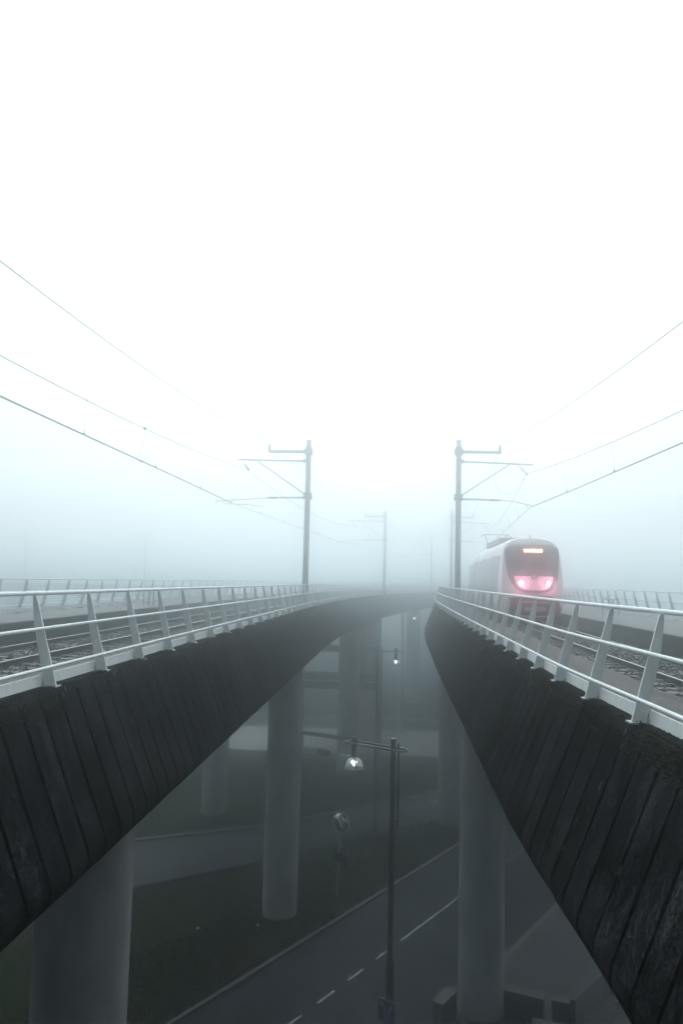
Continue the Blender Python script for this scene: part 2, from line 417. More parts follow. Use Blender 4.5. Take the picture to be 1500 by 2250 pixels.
# ------------------------------------------------------------------ railings
def railing(line, t0, out_dir, label, y0, spacing, cnt, slit=False, hh=1.09, basez=TOP):
    """out_dir: direction (in t) that points off the deck; the blades lean over the deck"""
    d0 = line.d_at_y(y0)
    org = line.pt(d0+12, t0, basez)
    rg = thing('railing', org, label, 'railing', 'white steel railings along the viaduct edges')
    # blade: a tapered plate across the railing; local x = towards the deck
    k = .235
    poly = [(-.075, 0), (.065, 0), (.065+k*.70, .70), (.028+k*1.0, 1.0), (.012+k*1.05, 1.05), (-.022+k*1.05, 1.05), (-.03+k*.98, .98)]
    poly = [(a, b_*hh/1.09) for a, b_ in poly]
    mb = MB(); mb.prism(poly, .022, ((0, 0, 0), (1, 0, 0), (0, 0, 1), (0, 1, 0)))
    me = mb.mesh('post', M['white'])
    fp = MB(); fp.box((0.0, 0, .008), (.20, .14, .016)); fp.tube([(.075, .045, .0), (.075, .045, .05)], .016, 6); fp.tube([(.075, -.045, .0), (.075, -.045, .05)], .016, 6)
    fme = fp.mesh('foot_plate', M['galv'])
    rnd = random.Random(int(y0*10)+line.side)
    ends = []
    for i in range(cnt):
        d = d0+spacing*i
        if d > line.len-4: break
        p, tg, n = line.frame(d)
        inward = -n*out_dir
        o = bpy.data.objects.new('post', me); col.objects.link(o); o.parent = rg
        o.location = line.pt(d, t0, basez+rnd.uniform(-.004, .004))-org
        o.rotation_euler = (rnd.uniform(-.006, .006), rnd.uniform(-.008, .008), math.atan2(inward.y, inward.x))
        if i < 14:
            q = bpy.data.objects.new('foot_plate', fme); col.objects.link(q); q.parent = o
    dN = d0+spacing*(i)
    step = spacing/3
    ds = frange(d0-spacing*.0, dN, step)
    # three round rails; h above the base, offset towards the gap/outside
    for nm, h, r in (('top_rail', 1.075, .026), ('middle_rail', .675, .021), ('bottom_rail', .235, .021)):
        h *= hh/1.09
        off = (k*h if nm == 'top_rail' else k*h-.085)
        pts = [line.pt(d, t0-out_dir*off, basez+h) for d in ds]
        mb = MB(); mb.tube(pts, r, 10)
        for jn in range(3, len(pts)-1, 12):      # sleeve joints
            a = pts[jn]; b_ = a+(pts[jn+1]-a).normalized()*.03
            mb.tube([a, b_], r*1.18, 10)
        build(nm, mb, M['white'], rg, smooth=True)
    # kick plates between the posts
    mb = MB()
    for j in range(i):
        a = d0+spacing*j+.035; b_ = a+spacing-.07
        zz = .035 if slit else .012
        q = [line.pt(a, t0-out_dir*.085, basez+zz), line.pt(b_, t0-out_dir*.085, basez+zz), line.pt(b_, t0-out_dir*.105, basez+zz+.125), line.pt(a, t0-out_dir*.105, basez+zz+.125)]
        nrm = (line.pt(a, t0+out_dir, basez)-line.pt(a, t0, basez)).normalized()*.008
        mb.add([v+nrm for v in q]+[v-nrm for v in q], [(0,1,2,3),(7,6,5,4),(0,4,5,1),(1,5,6,2),(2,6,7,3),(3,7,4,0)])
    build('kick_plate', mb, M['white'], rg)
    return rg
railing(LT, .08, -1, 'white railing along the gap side of the left viaduct, in front of the empty track', 8.62-3*1.55, 1.55, 90)
railing(RT, .03, -1, 'white railing curving along the gap side of the right viaduct, in front of the train', 7.55-2*1.5, 1.5, 90)
railing(LT, SPEC[-1]['w']-.10, 1, 'hazy white railing on the far outer edge of the left viaduct', 12.0, 1.55, 90, slit=True, basez=-1.25)
railing(RT, SPEC[1]['w']-.10, 1, 'hazy white railing on the far outer edge of the right viaduct, beyond the train', 12.4, 1.5, 90, slit=True, basez=-1.25)

# moss and lime on the concrete edges
def moss(line, label, seed, dens):
    rnd = random.Random(seed); mb = MB()
    for k in range(dens):
        d = line.d_at_y(3)+34*rnd.random()**1.6
        a = rnd.random()
        if math.sin(d*1.3+seed)+math.sin(d*3.7)+rnd.uniform(-1.6, 1.6) < -.2: continue
        if a < .55: t, h = rnd.uniform(-.015, .10), TOP+.008
        else:
            q = rnd.random()**2*.24; t, h = -.03-q*.40, TOP-.02-q
        c = line.pt(d, t, h); r = rnd.uniform(.008, .020) if line.side < 0 else rnd.uniform(.008, .024)
        vs = []
        for (ux, uy, uz) in ((1,0,0),(-1,0,0),(0,1,0),(0,-1,0),(0,0,1),(0,0,-1)):
            s_ = r*rnd.uniform(.6, 1.5); vs.append(c+Vector((ux, uy, uz*.8))*s_)
        mb.add(vs, [(0,2,4),(2,1,4),(1,3,4),(3,0,4),(2,0,5),(1,2,5),(3,1,5),(0,3,5)])
    o = build('moss', mb, M['moss']); o['kind'] = 'stuff'; o['label'] = label; o['category'] = 'moss'
moss(LT, 'dark moss on the top edge of the left viaduct', 31, 8000)
moss(RT, 'dark moss hanging over the top edge of the right viaduct', 32, 14000)
def limes(line, parent, seed):
    rnd = random.Random(seed); mb = MB()
    d0 = line.d_at_y(8.62 if line.side < 0 else 7.55)
    for k in range(-2, 10):
        d = d0+(1.55 if line.side < 0 else 1.5)*k
        for q in range(3):
            a = d+rnd.uniform(-.06, .07); h = TOP-.005-.10*q*rnd.random(); L = rnd.uniform(.03, .09)
            t = -.028-(TOP-h)*.40
            p = [line.pt(a, t-.004, h), line.pt(a+rnd.uniform(.01, .05), t-.004, h-.01), line.pt(a+.02, t-.4*L-.006, h-L)]
            nrm = (line.pt(a, -1, h)-line.pt(a, 0, h)).normalized()*.006
            mb.add([v+nrm for v in p]+[v-nrm for v in p], [(0,1,2),(5,4,3),(0,3,4,1),(1,4,5,2),(2,5,3,0)])
    # thin pale run-off drips low on the face
    for k in range(45):
        d = line.d_at_y(4)+28*rnd.random()**1.4; v0 = rnd.uniform(.5, 1.4); L = rnd.uniform(.015, .10)
        def fp(v): return -.02-v*.385
        p = [line.pt(d, fp(v0)-.012, TOP-v0), line.pt(d+.004, fp(v0)-.012, TOP-v0), line.pt(d+.003, fp(v0+L)-.012, TOP-v0-L), line.pt(d, fp(v0+L)-.012, TOP-v0-L)]
        nrm = (line.pt(d, -1, -2)-line.pt(d, 0, -2)).normalized()*.006
        mb.add([v+nrm for v in p]+[v-nrm for v in p], [(0,1,2,3),(7,6,5,4),(0,4,5,1),(1,5,6,2),(2,6,7,3),(3,7,4,0)])
    build('lime_streaks', mb, M['lime'], parent, kind='stuff')
limes(LT, VL, 41); limes(RT, VR, 42)

# ------------------------------------------------------------------ catenary masts and wires
H = lambda h: EYE+h
def mast(x, y, dirx, label, style, rz=0, zb=-1.5):
    """dirx +1: arms to the right. Built in local coordinates, x along the arms."""
    t = thing('catenary_mast', (x, y, H(zb)), label, 'mast', 'catenary masts beside the tracks', rz=rz if dirx > 0 else PI+rz)
    L = lambda d, h: (d, 0, h-zb)
    mb = MB(); mb.tube([L(0, zb), L(0, 6.83)], [.15, .125], 8); build('pole', mb, M['galv'], t, world=False)
    mb = MB()
    for a in (45, 135, 225, 315):
        c, s_ = math.cos(R(a)), math.sin(R(a))
        mb.prism([(.1, 0), (.34, 0), (.12, .55)], .03, ((0, 0, 0.02), (c, s_, 0), (0, 0, 1), (-s_, c, 0)))
    mb.box((0, 0, .012), (.62, .62, .024)); build('base_plate', mb, M['galv'], t, world=False)
    mb = MB(); mb.box(L(.95, 6.24), (2.1, .12, .14)); mb.box(L(0, 6.24), (.40, .36, .20)); mb.box(L(0, 6.27), (.33, .30, .36)); build('feeder_arm', mb, M['galv'], t, world=False)
    mb = MB(); mb.lathe([(.001, 0), (.07, 0), (.075, .05), (.05, .09), (.075, .13), (.05, .17), (.07, .21), (.03, .30), (.001, .30)], L(1.95, 6.30), 10); build('feeder_insulator', mb, M['ins'], t, world=False)
    mb = MB(); mb.tube([L(.1, 5.78), L(3.5, 5.82 if style < 0 else 5.66)], .045, 8); mb.box(L(.16, 5.78), (.2, .2, .16)); build('cantilever_tube', mb, M['galv'], t, world=False)
    dx = 2.5
    mb = MB(); mb.tube([L(dx, 5.74), L(.1, 4.12)], .03, 8); mb.box(L(0, 4.15), (.40, .34, .10)); build('stay_tube', mb, M['galv'], t, world=False)
    mb = MB()
    if style < 0: a, b_ = L(3.3, 5.75), L(2.95, 5.33)
    else: a, b_ = L(2.75, 5.68), L(3.2, 5.22)
    mb.tube([a, b_], .018, 6)
    va, vb = Vector(a), Vector(b_)
    for k in (.45, .58, .71, .84):
        c = va.lerp(vb, k); mb.tube([c, c+(vb-va).normalized()*.025], .07, 8)
    mb.box(b_, (.10, .10, .09)); build('messenger_insulator', mb, M['ins'], t, world=False)
    mb = MB(); mb.tube([L(.1, 3.98), L(1.5, 3.96)], .045, 8); mb.box(L(0, 3.98), (.42, .30, .14)); build('lower_tube', mb, M['galv'], t, world=False)
    mb = MB()
    for k in range(5): mb.tube([L(1.5+.09*k, 3.95), L(1.54+.09*k, 3.95)], .065, 8)
    mb.tube([L(1.45, 3.95), L(2.0, 3.94)], .03, 8); build('arm_insulator', mb, M['ins'], t, world=False)
    mb = MB()
    if style < 0:
        mb.tube([L(2.0, 3.94), L(4.5, 3.74)], .022, 6); mb.tube([L(4.5, 3.6), L(4.5, 3.85)], .022, 6)
        mb.tube([L(4.15, 3.74), L(4.1, 3.62), L(3.0, 3.60), L(2.2, 3.52)], .018, 6)
    else:
        mb.tube([L(2.0, 3.94), L(2.6, 3.90), L(3.2, 3.76), L(3.45, 3.70)], .022, 6); mb.tube([L(3.2, 3.76), L(3.2, 3.62)], .02, 6)
    build('steady_arm', mb, M['galv'], t, world=False)
    if style > 0:
        mb = MB(); mb.tube([L(1.85, 6.15), L(1.78, 5.7), L(1.7, 5.1), L(1.72, 4.75), L(1.95, 4.35), L(2.3, 4.2), L(2.6, 4.28), L(2.85, 4.7), L(3.2, 5.2)], .010, 5); build('jumper_cable', mb, M['wire'], t, world=False)
    return t
mast(-4.3, 36.2, -1, 'grey catenary mast nearest on the left viaduct, arms reaching left', -1)
mast(2.95, 35.8, 1, 'grey catenary mast in front of the train, arms reaching right', 1)
mast(-1.0, 72.5, -1, 'faint catenary mast standing second along the left viaduct', -1, rz=R(-7))
mast(5.35, 72, 1, 'faint catenary mast just behind the one beside the train', 1, rz=R(-7))
mast(5.2, 108, -1, 'barely visible catenary mast standing third along the left viaduct', -1, rz=R(-15))
for x, nm in ((-39.9, 'barely visible distant mast behind the left railing, right of its pair'), (-59.7, 'barely visible distant mast at the far left behind the railing')):
    mast(x, 118, -1, nm, -1)
# the far line that carries those two masts
fv = thing('viaduct', (-60, 119, 0), 'third viaduct, almost lost in the fog far left', 'viaduct', 'railway viaducts')
mb = MB(); mb.prism([(-3, -1.55), (3, -1.55), (3.3, -2.6), (2.4, -3.4), (-2.4, -3.4), (-3.3, -2.6)], 70, ((-62, 119, EYE), (0, 1, 0), (0, 0, 1), (1, 0, 0))); build('girder', mb, M['girder'], fv)
for x in (-85, -62, -39):
    mb = MB(); mb.lathe([(1, -.3), (1, EYE-3.3)], (x, 119, 0), 16); build('pillar', mb, M['pillar'], fv)

def sag(a, b_, s, n=16):
    a, b_ = Vector(a), Vector(b_)
    return [a.lerp(b_, i/n) - Vector((0, 0, 4*s*(i/n)*(1-i/n))) for i in range(n+1)]
def overhead(side):
    if side < 0:
        Cp = [(-8.55, -2, 3.72), (-8.35, 16, 3.70), (-8.2, 27, 3.70), (-8.05, 36.2, 3.66), (-5.3, 72.5, 3.66), (1.2, 108, 3.66), (11, 140, 3.66)]
        Mp = [(-9.5, -2, 5.32), (-7.3, 36.2, 5.30), (-4.1, 72.5, 5.30), (2.2, 108, 5.30), (11, 140, 5.3)]
        lab = 'overhead contact and catenary wires above the left viaduct'
        drops = [13.5, 19.2, 25.0, 30.7, 42, 48, 54, 60, 66]; tie = 'left'
    else:
        Cp = [(7.5, -2, 3.72), (7.28, 19, 3.70), (6.85, 29, 3.70), (6.32, 35.8, 3.64), (8.9, 72, 3.64), (14.5, 108, 3.64), (24, 140, 3.64)]
        Mp = [(9.0, -2, 5.3), (6.15, 35.8, 5.22), (8.6, 72, 5.22), (14.3, 108, 5.22), (24, 140, 5.2)]
        lab = 'overhead contact and catenary wires above the right track, running past the train'
        drops = [13.0, 19.0, 24.7, 30.2, 42, 48, 54, 60, 66]
    t = thing('overhead_wire', (Cp[3][0], Cp[3][1], H(3.7)), lab, 'wire', 'overhead wires of the two tracks')
    mb = MB(); mb.tube([(a, b_, H(c)) for a, b_, c in Cp], .014, 6); mb.tube([(a+.045, b_, H(c)+.002) for a, b_, c in Cp[:4]], .010, 6); build('contact_wire', mb, M['wire'], t)
    mp_ = []
    for a, b_ in zip(Mp[:-1], Mp[1:]):
        q = sag((a[0], a[1], H(a[2])), (b_[0], b_[1], H(b_[2])), .68); mp_ += q if not mp_ else q[1:]
    mb = MB(); mb.tube(mp_, .013, 6); build('messenger_wire', mb, M['wire'], t)
    def on(pl, y):
        for a, b_ in zip(pl[:-1], pl[1:]):
            if a[1] <= y <= b_[1]:
                k = (y-a[1])/(b_[1]-a[1]); return Vector(a).lerp(Vector(b_), k)
    Cw = [(a, b_, H(c)) for a, b_, c in Cp]
    for y in drops:
        a, b_ = on(Cw, y), on([tuple(q) for q in mp_], y)
        mb = MB(); mb.tube([a, b_], .004, 5); mb.box(a+Vector((0, 0, .025)), (.05, .09, .05)); mb.tube([a+Vector((0, 0, .05)), a+Vector((0, 0, .14))], .012, 5); mb.box(b_, (.03, .05, .05)); build('dropper', mb, M['wire'], t)
    if side < 0:
        a, b_ = on(Cw, 23.6), on([tuple(q) for q in mp_], 23.2)
        mb = MB(); mb.tube([b_, b_+Vector((.0, 0, -.35)), b_+Vector((-.12, 0, -.75)), b_+Vector((-.22, 0, -.98)), b_+Vector((-.02, .1, -.78)), b_+Vector((.12, .2, -.86)), a+Vector((.02, 0, .05))], .007, 5); mb.box(b_, (.06, .12, .08)); mb.box(a, (.05, .12, .06)); build('jumper_loop', mb, M['wire'], t)
        for yy in (35.0, 37.6):
            mb = MB(); mb.tube([on(Cw, 36.1), on([tuple(q) for q in mp_], yy)], .006, 5); build('tie_wire', mb, M['wire'], t)
overhead(-1); overhead(1)
def feeder(pts, lab):
    mb = MB(); q = []
    for a, b_, s in zip(pts[:-1], pts[1:], (.80, .3, .3)):
        z = sag((a[0], a[1], H(a[2])), (b_[0], b_[1], H(b_[2])), s); q += z if not q else z[1:]
    mb.tube(q, .015, 6); tag(build('feeder_wire', mb, M['wire']), lab, 'wire', 'feeder wires at the top of the masts')
feeder([(-8.3, -2, 6.6), (-6.25, 36.2, 6.6), (-3.0, 72.5, 6.6), (3.0, 108, 6.6)], 'highest single wire at the left, ending at the top arm of the left mast')
feeder([(7.4, -2, 6.6), (4.9, 35.8, 6.6), (7.3, 72, 6.6), (12.9, 108, 6.6)], 'highest single wire at the right, ending at the top arm of the right mast')

# ------------------------------------------------------------------ the train
def train():
    tc = SPEC[1]['tc']; y0 = 33.3; d0 = RT.d_at_y(y0)
    p0 = RT.pt(d0, tc, -1.68)
    T = thing('light_rail_train', p0, 'pale light rail train with glowing pink front lamps on the right viaduct', 'train')
    def carframe(dA, dB):
        a, b_ = RT.pt(dA, tc, -1.68), RT.pt(dB, tc, -1.68); f = (b_-a).normalized(); return a, Vector((f.y, -f.x, 0)), f
    a0, ex, ey = carframe(d0, d0+13.5)
    def W(x, y, h): return a0 + ex*x + ey*y + Vector((0, 0, h))       # y = backwards along the train
    half = [(0, 3.80), (.30, 3.79), (.60, 3.755), (.90, 3.68), (1.10, 3.54), (1.20, 3.34), (1.25, 3.0), (1.28, 2.6), (1.31, 2.1), (1.325, 1.6), (1.325, 1.1), (1.31, .75), (1.26, .48), (1.16, .32), (.7, .28), (0, .28)]
    outl = half + [(-x, h) for x, h in half[::-1][1:-1]]
    n = len(outl)
    def F(x, h):                                    # nose surface: rounded in plan, raked above the waist
        q = abs(x)/1.325
        v = .62*q**2.6
        if h > 1.3: v += .16*(h-1.3) + .05*(h-1.3)**2
        if h > 3.2: v += 1.1*(h-3.2)**1.5
        if h < 1.1: v += .22*(1.1-h)**2
        return v
    mb = MB()
    cx, ch = 0, 2.0
    ks = [.25, .45, .62, .76, .87, .94, .98, 1.0]
    mb.v.append(tuple(W(cx, F(0, ch), ch)))
    for k in ks:
        for x, h in outl:
            xx, hh = cx+(x-cx)*k, ch+(h-ch)*k; mb.v.append(tuple(W(xx, F(xx, hh), hh)))
    for i in range(n): mb.f.append((0, 1+i, 1+(i+1) % n))
    for r in range(len(ks)-1):
        for i in range(n): mb.f.append((1+r*n+i, 1+(r+1)*n+i, 1+(r+1)*n+(i+1) % n, 1+r*n+(i+1) % n))
    base = 1+(len(ks)-1)*n
    for yy, sc_ in ((2.2, 1.0), (2.6, 1.0), (13.2, 1.0), (13.35, .93)):
        for x, h in outl:
            mb.v.append(tuple(W(x*sc_, max(yy, F(x, h)+.2), ch+(h-ch)*sc_)))
    for r in range(4):
        for i in range(n):
            mb.f.append((base+r*n+i, base+(r+1)*n+i, base+(r+1)*n+(i+1) % n, base+r*n+(i+1) % n))
    mb.f.append(tuple(base+4*n+i for i in range(n))[::-1])
    body = build('car_body', mb, M['twhite'], T, smooth=True)
    # surface patches laid on the nose
    def patch(name, poly, mat, lift, parent, thick=.0):
        cxp = sum(p[0] for p in poly)/len(poly); chp = sum(p[1] for p in poly)/len(poly)
        P = []
        for a, b_ in zip(poly, poly[1:]+poly[:1]):
            for k in range(4): P.append((a[0]+(b_[0]-a[0])*k/4, a[1]+(b_[1]-a[1])*k/4))
        m2 = MB(); m = len(P); rings = [.2, .4, .6, .8, .93, 1.0]
        m2.v.append(tuple(W(cxp, F(cxp, chp)-lift, chp)))
        for k in rings:
            for x, h in P:
                xx, hh = cxp+(x-cxp)*k, chp+(h-chp)*k; m2.v.append(tuple(W(xx, F(xx, hh)-lift, hh)))
        for x, h in P: m2.v.append(tuple(W(x, F(x, h)+.03, h)))
        for i in range(m): m2.f.append((0, 1+i, 1+(i+1) % m))
        for r in range(len(rings)):
            for i in range(m): m2.f.append((1+r*m+i, 1+(r+1)*m+i, 1+(r+1)*m+(i+1) % m, 1+r*m+(i+1) % m))
        return build(name, m2, mat, parent, smooth=True)
    sym = lambda L: L+[(-x, h) for x, h in L[::-1] if x != 0]
    gl = [(0, 3.42), (.6, 3.41), (1.06, 3.37), (1.17, 3.27), (1.19, 3.05), (1.17, 2.7), (1.13, 2.35), (1.06, 2.0), (.93, 1.70), (.75, 1.48), (.5, 1.36), (0, 1.33)]
    ws = patch('windscreen', sym(gl), M['tglass'], .035, T)
    patch('roof_fairing', sym([(0, 3.785), (.55, 3.74), (.84, 3.64), (1.0, 3.52), (1.1, 3.40), (.6, 3.452), (0, 3.458)]), M['tgrey'], .035, T)
    pn = patch('lamp_panel', [(-.86, 2.06), (-.86, 2.05), (-.17, 2.05), (-.15, 1.97), (-.1, 1.91), (.1, 1.91), (.15, 1.97), (.17, 2.05), (.86, 2.05), (.80, 1.80), (.66, 1.58), (.42, 1.45), (0, 1.43), (-.42, 1.45), (-.66, 1.58), (-.80, 1.80)], M['panel'], .065, T)
    for sx_ in (-1, 1):
        c = W(sx_*.57, F(.57, 1.74)-.10, 1.74)
        rot = (ey*-1 + ex*sx_*.45).normalized().to_track_quat('Z', 'Y').to_matrix()
        m3 = MB(); m3.lathe([(.105, -.08), (.13, -.08), (.135, .0), (.128, .03), (.105, .03), (.100, .0)], c, 24, rot); hl = build('headlamp', m3, M['tgrey'], T, smooth=True)
        m3 = MB(); m3.lathe([(.001, .025), (.06, .022), (.099, .008), (.099, -.05)], c, 24, rot); build('lens', m3, M['lampglow'], hl, smooth=True)
        ld = bpy.data.lights.new('headlamp_light', 'POINT'); ld.energy = 8; ld.color = (1.0, .26, .42); ld.shadow_soft_size = .05
        lo = bpy.data.objects.new('headlamp_light', ld); col.objects.link(lo); lo.parent = T; lo.location = W(sx_*.6, F(.57, 1.74)-.36, 1.74)-p0
    # destination display
    m3 = MB(); c = W(0, F(0, 3.17)-.05, 3.17); up = (W(0, F(0, 3.3), 3.3)-W(0, F(0, 3.05), 3.05)).normalized(); nr = ex.cross(up).normalized()
    if nr.dot(ey) > 0: nr = -nr
    m3.prism([(-.41, -.085), (.41, -.085), (.41, .085), (-.41, .085)], .03, (c, ex, up, nr)); db = build('destination_display', m3, M['ledback'], T)
    fc = bpy.data.curves.new('display_text', 'FONT'); fc.body = 'Den Haag Centraal'; fc.size = .125; fc.align_x = 'CENTER'; fc.align_y = 'CENTER'; fc.extrude = .003; fc.offset = .0015
    fo = bpy.data.objects.new('tmp', fc); dg = bpy.context.evaluated_depsgraph_get()
    me = bpy.data.meshes.new_from_object(fo); bpy.data.objects.remove(fo); me.materials.clear(); me.materials.append(M['ledtext'])
    wd = max(v.co.x for v in me.vertices)-min(v.co.x for v in me.vertices); kx = .74/wd
    mt = Matrix((ex, up, nr)).transposed()
    for v in me.vertices: v.co = mt @ Vector((v.co.x*kx, v.co.y*1.1, v.co.z+.02)) + c - p0
    to = bpy.data.objects.new('display_text', me); col.objects.link(to); to.parent = db
    # wiper, coupler hood, underrun skirt
    m3 = MB(); m3.tube([W(.18, F(.18, 2.12)-.08, 2.12), W(.42, F(.42, 2.5)-.09, 2.5), W(.50, F(.5, 2.95)-.08, 2.95)], .014, 6); m3.tube([W(.46, F(.46, 2.35)-.075, 2.35), W(.52, F(.52, 3.0)-.075, 3.0)], .010, 6); build('wiper', m3, M['tdark'], T)
    m3 = MB(); q = W(0, F(0, 2.0)-.09, 2.03); m3.lathe([(.001, .045), (.07, .045), (.10, .02), (.11, -.05)], q, 20, (ey*-1).to_track_quat('Z', 'Y').to_matrix()); build('camera_housing', m3, M['tgrey'], T, smooth=True)
    patch('front_skirt', sym([(0, 1.20), (.7, 1.19), (.98, 1.08), (1.14, .85), (1.20, .55), (1.14, .40), (.7, .34), (0, .34)]), M['tdark'], .05, T)
    m3 = MB(); m3.box(W(0, -.12, .62), (.9, .30, .16), mt_ := Matrix((ex, ey, Vector((0, 0, 1)))).transposed()); m3.box(W(0, -.05, .92), (1.25, .18, .07), mt_); m3.tube([W(0, .2, .62), W(0, -.35, .62)], .11, 10); build('coupler', m3, M['tgrey'], T)
    # apron and bogie under the front
    m3 = MB(); m3.box(W(0, 1.6, .30), (2.2, 2.6, .38), mt_); build('bogie_frame', m3, M['tdark'], T)
    for yy in (1.0, 2.7, 11.5):
        for sx_ in (-1, 1):
            m3 = MB(); m3.lathe([(.001, -.07), (.30, -.07), (.33, -.05), (.33, .05), (.30, .07), (.001, .07)], W(sx_*.75, yy, .33), 20, ex.to_track_quat('Z', 'Y').to_matrix()); build('wheel', m3, M['tdark'], T, smooth=True)
    m3 = MB(); m3.tube([W(0, F(0, 3.8)+.1, 3.78), W(0, F(0, 3.8)+.1, 3.93)], .012, 6); m3.lathe([(.05, 0), (.03, .04), (.001, .05)], W(0, F(0, 3.8)+.1, 3.79), 10); build('roof_aerial', m3, M['tdark'], T)
    # sides: window band and doors, on both flanks
    def side(frame, ya, yb, ha, hb, name, mat, lift=.012, slant=0, parent=T):
        a_, ex_, ey_ = frame
        def xs(h):
            for (x1, h1), (x2, h2) in zip(half[:-1], half[1:]):
                if h2 <= h <= h1 and h1 != h2: return x1+(x2-x1)*(h1-h)/(h1-h2)
            return 1.325
        for sg in (-1, 1):
            m4 = MB(); K = 8; vs = []
            for i in range(K+1):
                h = ha+(hb-ha)*i/K
                for yy in (ya+slant*(i/K), yb):
                    vs.append(a_+ex_*(sg*(xs(h)+lift))+ey_*yy+Vector((0, 0, h)))
            inner = [v-ex_*sg*(lift+.03) for v in vs]
            fs = [(2*i, 2*i+1, 2*i+3, 2*i+2) for i in range(K)]
            m_ = 2*(K+1)
            fs += [(2*i+m_, 2*i+2+m_, 2*i+3+m_, 2*i+1+m_) for i in range(K)]
            fs += [(2*i, 2*i+2, 2*i+2+m_, 2*i+m_) for i in range(K)]+[(2*i+1, 2*i+1+m_, 2*i+3+m_, 2*i+3) for i in range(K)]
            fs += [(0, m_, m_+1, 1), (2*K, 2*K+1, 2*K+1+m_, 2*K+m_)]
            m4.add(vs+inner, fs); build(name, m4, mat, parent, smooth=True)
    fr0 = (a0, ex, ey)
    side(fr0, 2.6, 4.2, 1.25, 3.0, 'side_window', M['tband'], slant=-.7)
    side(fr0, 4.35, 5.65, .55, 3.05, 'door', M['tband'], .018)
    side(fr0, 5.8, 9.0, 1.25, 3.0, 'side_window', M['tband'])
    side(fr0, 9.15, 10.45, .55, 3.05, 'door', M['tband'], .018)
    side(fr0, 10.6, 12.9, 1.25, 3.0, 'side_window', M['tband'])
    m3 = MB(); m3.box(W(0, 8.0, 3.86), (1.9, 6.5, .26), mt_); build('roof_equipment', m3, M['tgrey'], T)
    # following cars
    dd = d0+13.9
    for k in range(3):
        a1, e1, f1 = carframe(dd, dd+12.5); m3 = MB()
        for yy, s_ in ((0, .93), (.15, 1), (12.2, 1), (12.35, .93)):
            for x, h in outl: m3.v.append(tuple(a1+e1*x*s_+f1*yy+Vector((0, 0, ch+(h-ch)*s_))))
        for r in range(3):
            for i in range(n): m3.f.append((r*n+i, (r+1)*n+i, (r+1)*n+(i+1) % n, r*n+(i+1) % n))
        m3.f += [tuple(range(n)), tuple(3*n+i for i in range(n))[::-1]]
        build('car_body', m3, M['twhite'], T, smooth=True)
        fr = (a1, e1, f1)
        for ya, yb, ha, nm in ((.6, 3.0, 1.25, 'side_window'), (3.15, 4.45, .55, 'door'), (4.6, 7.8, 1.25, 'side_window'), (7.95, 9.25, .55, 'door'), (9.4, 11.8, 1.25, 'side_window')):
            side(fr, ya, yb, ha, 3.0, nm, M['tband'], .014)
        m3 = MB(); m3.box(a1+f1*-.2+Vector((0, 0, 1.95)), (2.2, .55, 2.9), Matrix((e1, f1, Vector((0, 0, 1)))).transposed()); build('gangway_bellows', m3, M['tdark'], T)
        if k == 0:
            m3 = MB(); c = a1+f1*1.6+Vector((0, 0, 3.8)); up_ = Vector((0, 0, 1))
            for sg in (-1, 1):
                m3.tube([c+e1*sg*.45, c+e1*sg*.45+f1*1.2+up_*.50, c+e1*sg*.7+f1*.2+up_*1.0], .025, 6)
            m3.tube([c+e1*-.95+f1*.2+up_*.86, c+e1*-.75+f1*.2+up_*1.03, c+e1*.75+f1*.2+up_*1.03, c+e1*.95+f1*.2+up_*.86], .025, 6)
            m3.box(c+f1*.6+up_*.05, (1.1, 1.3, .10), Matrix((e1, f1, up_)).transposed()); build('pantograph', m3, M['tdark'], T)
        dd += 12.9
train()

# ------------------------------------------------------------------ small things on the decks
mb = MB(); c = RT.pt(RT.d_at_y(12.8), SPEC[1]['tc']-1.05, -1.80)
mb.lathe([(.001, .20), (.035, .20), (.04, .18), (.04, 0)], c, 12); tag(build('marker_post', mb, M['bwhite'], smooth=True), 'short white marker peg beside the right track', 'marker')
def hoops(line, y, t, lab):
    d = line.d_at_y(y); o = line.pt(d, t, -1.245); p, tg, n = line.frame(d); e = (n if line.side > 0 else -n)
    h = thing('cable_hoop_frame', o, lab, 'hoop frame', 'hoop frames on the raised walkways')
    for a, w_ in ((-.22, .11), (0, .09), (.22, .11)):
        mb = MB(); pts = []
        z1 = .62
        for k in range(13):
            th = PI*k/12; pts.append(o+e*(a-w_*math.cos(th))+tg*(.25 if w_ > .2 else 0)+Vector((0, 0, z1+w_*.9*math.sin(th))))
        pts = [pts[0]-Vector((0, 0, z1))]+pts+[pts[-1]-Vector((0, 0, z1))]
        mb.tube(pts, .022, 7); build('hoop', mb, M['galv'], h)
hoops(RT, 33.0, 6.9, 'grey steel hoops on the raised walkway right of the train')
hoops(LT, 31.5, 6.4, 'grey steel hoops on the raised walkway behind the left track')

# ------------------------------------------------------------------ ground, roads, pavement
dv = Vector((.5097, .8604, 0)); nv = Vector((.8604, -.5097, 0))
def RP(s, n_, z=0): p = dv*s+nv*n_; return Vector((p.x, p.y, z))
def nz_(x, y): return .06*math.sin(x*.31+y*.17)+.05*math.sin(x*.83-y*.57)+.03*math.sin(x*1.9+y*2.3)
mb = MB()
xs = [-450, -300, -200, -120, -80]+[(-60+2*k) for k in range(61)]+[80, 120, 200, 300, 450]
ys = [-450, -200, -80, -40]+[(-20+2*k) for k in range(66)]+[130, 160, 220, 320, 450]
for y in ys:
    for x in xs: mb.v.append((x, y, -.12+(nz_(x, y)*.5 if abs(x) < 60 and -20 < y < 112 else 0)))
nx = len(xs)
mb.f = [(j*nx+i, j*nx+i+1, (j+1)*nx+i+1, (j+1)*nx+i) for j in range(len(ys)-1) for i in range(nx-1)]
structure('grass_ground', mb, M['grass'], smooth=True)
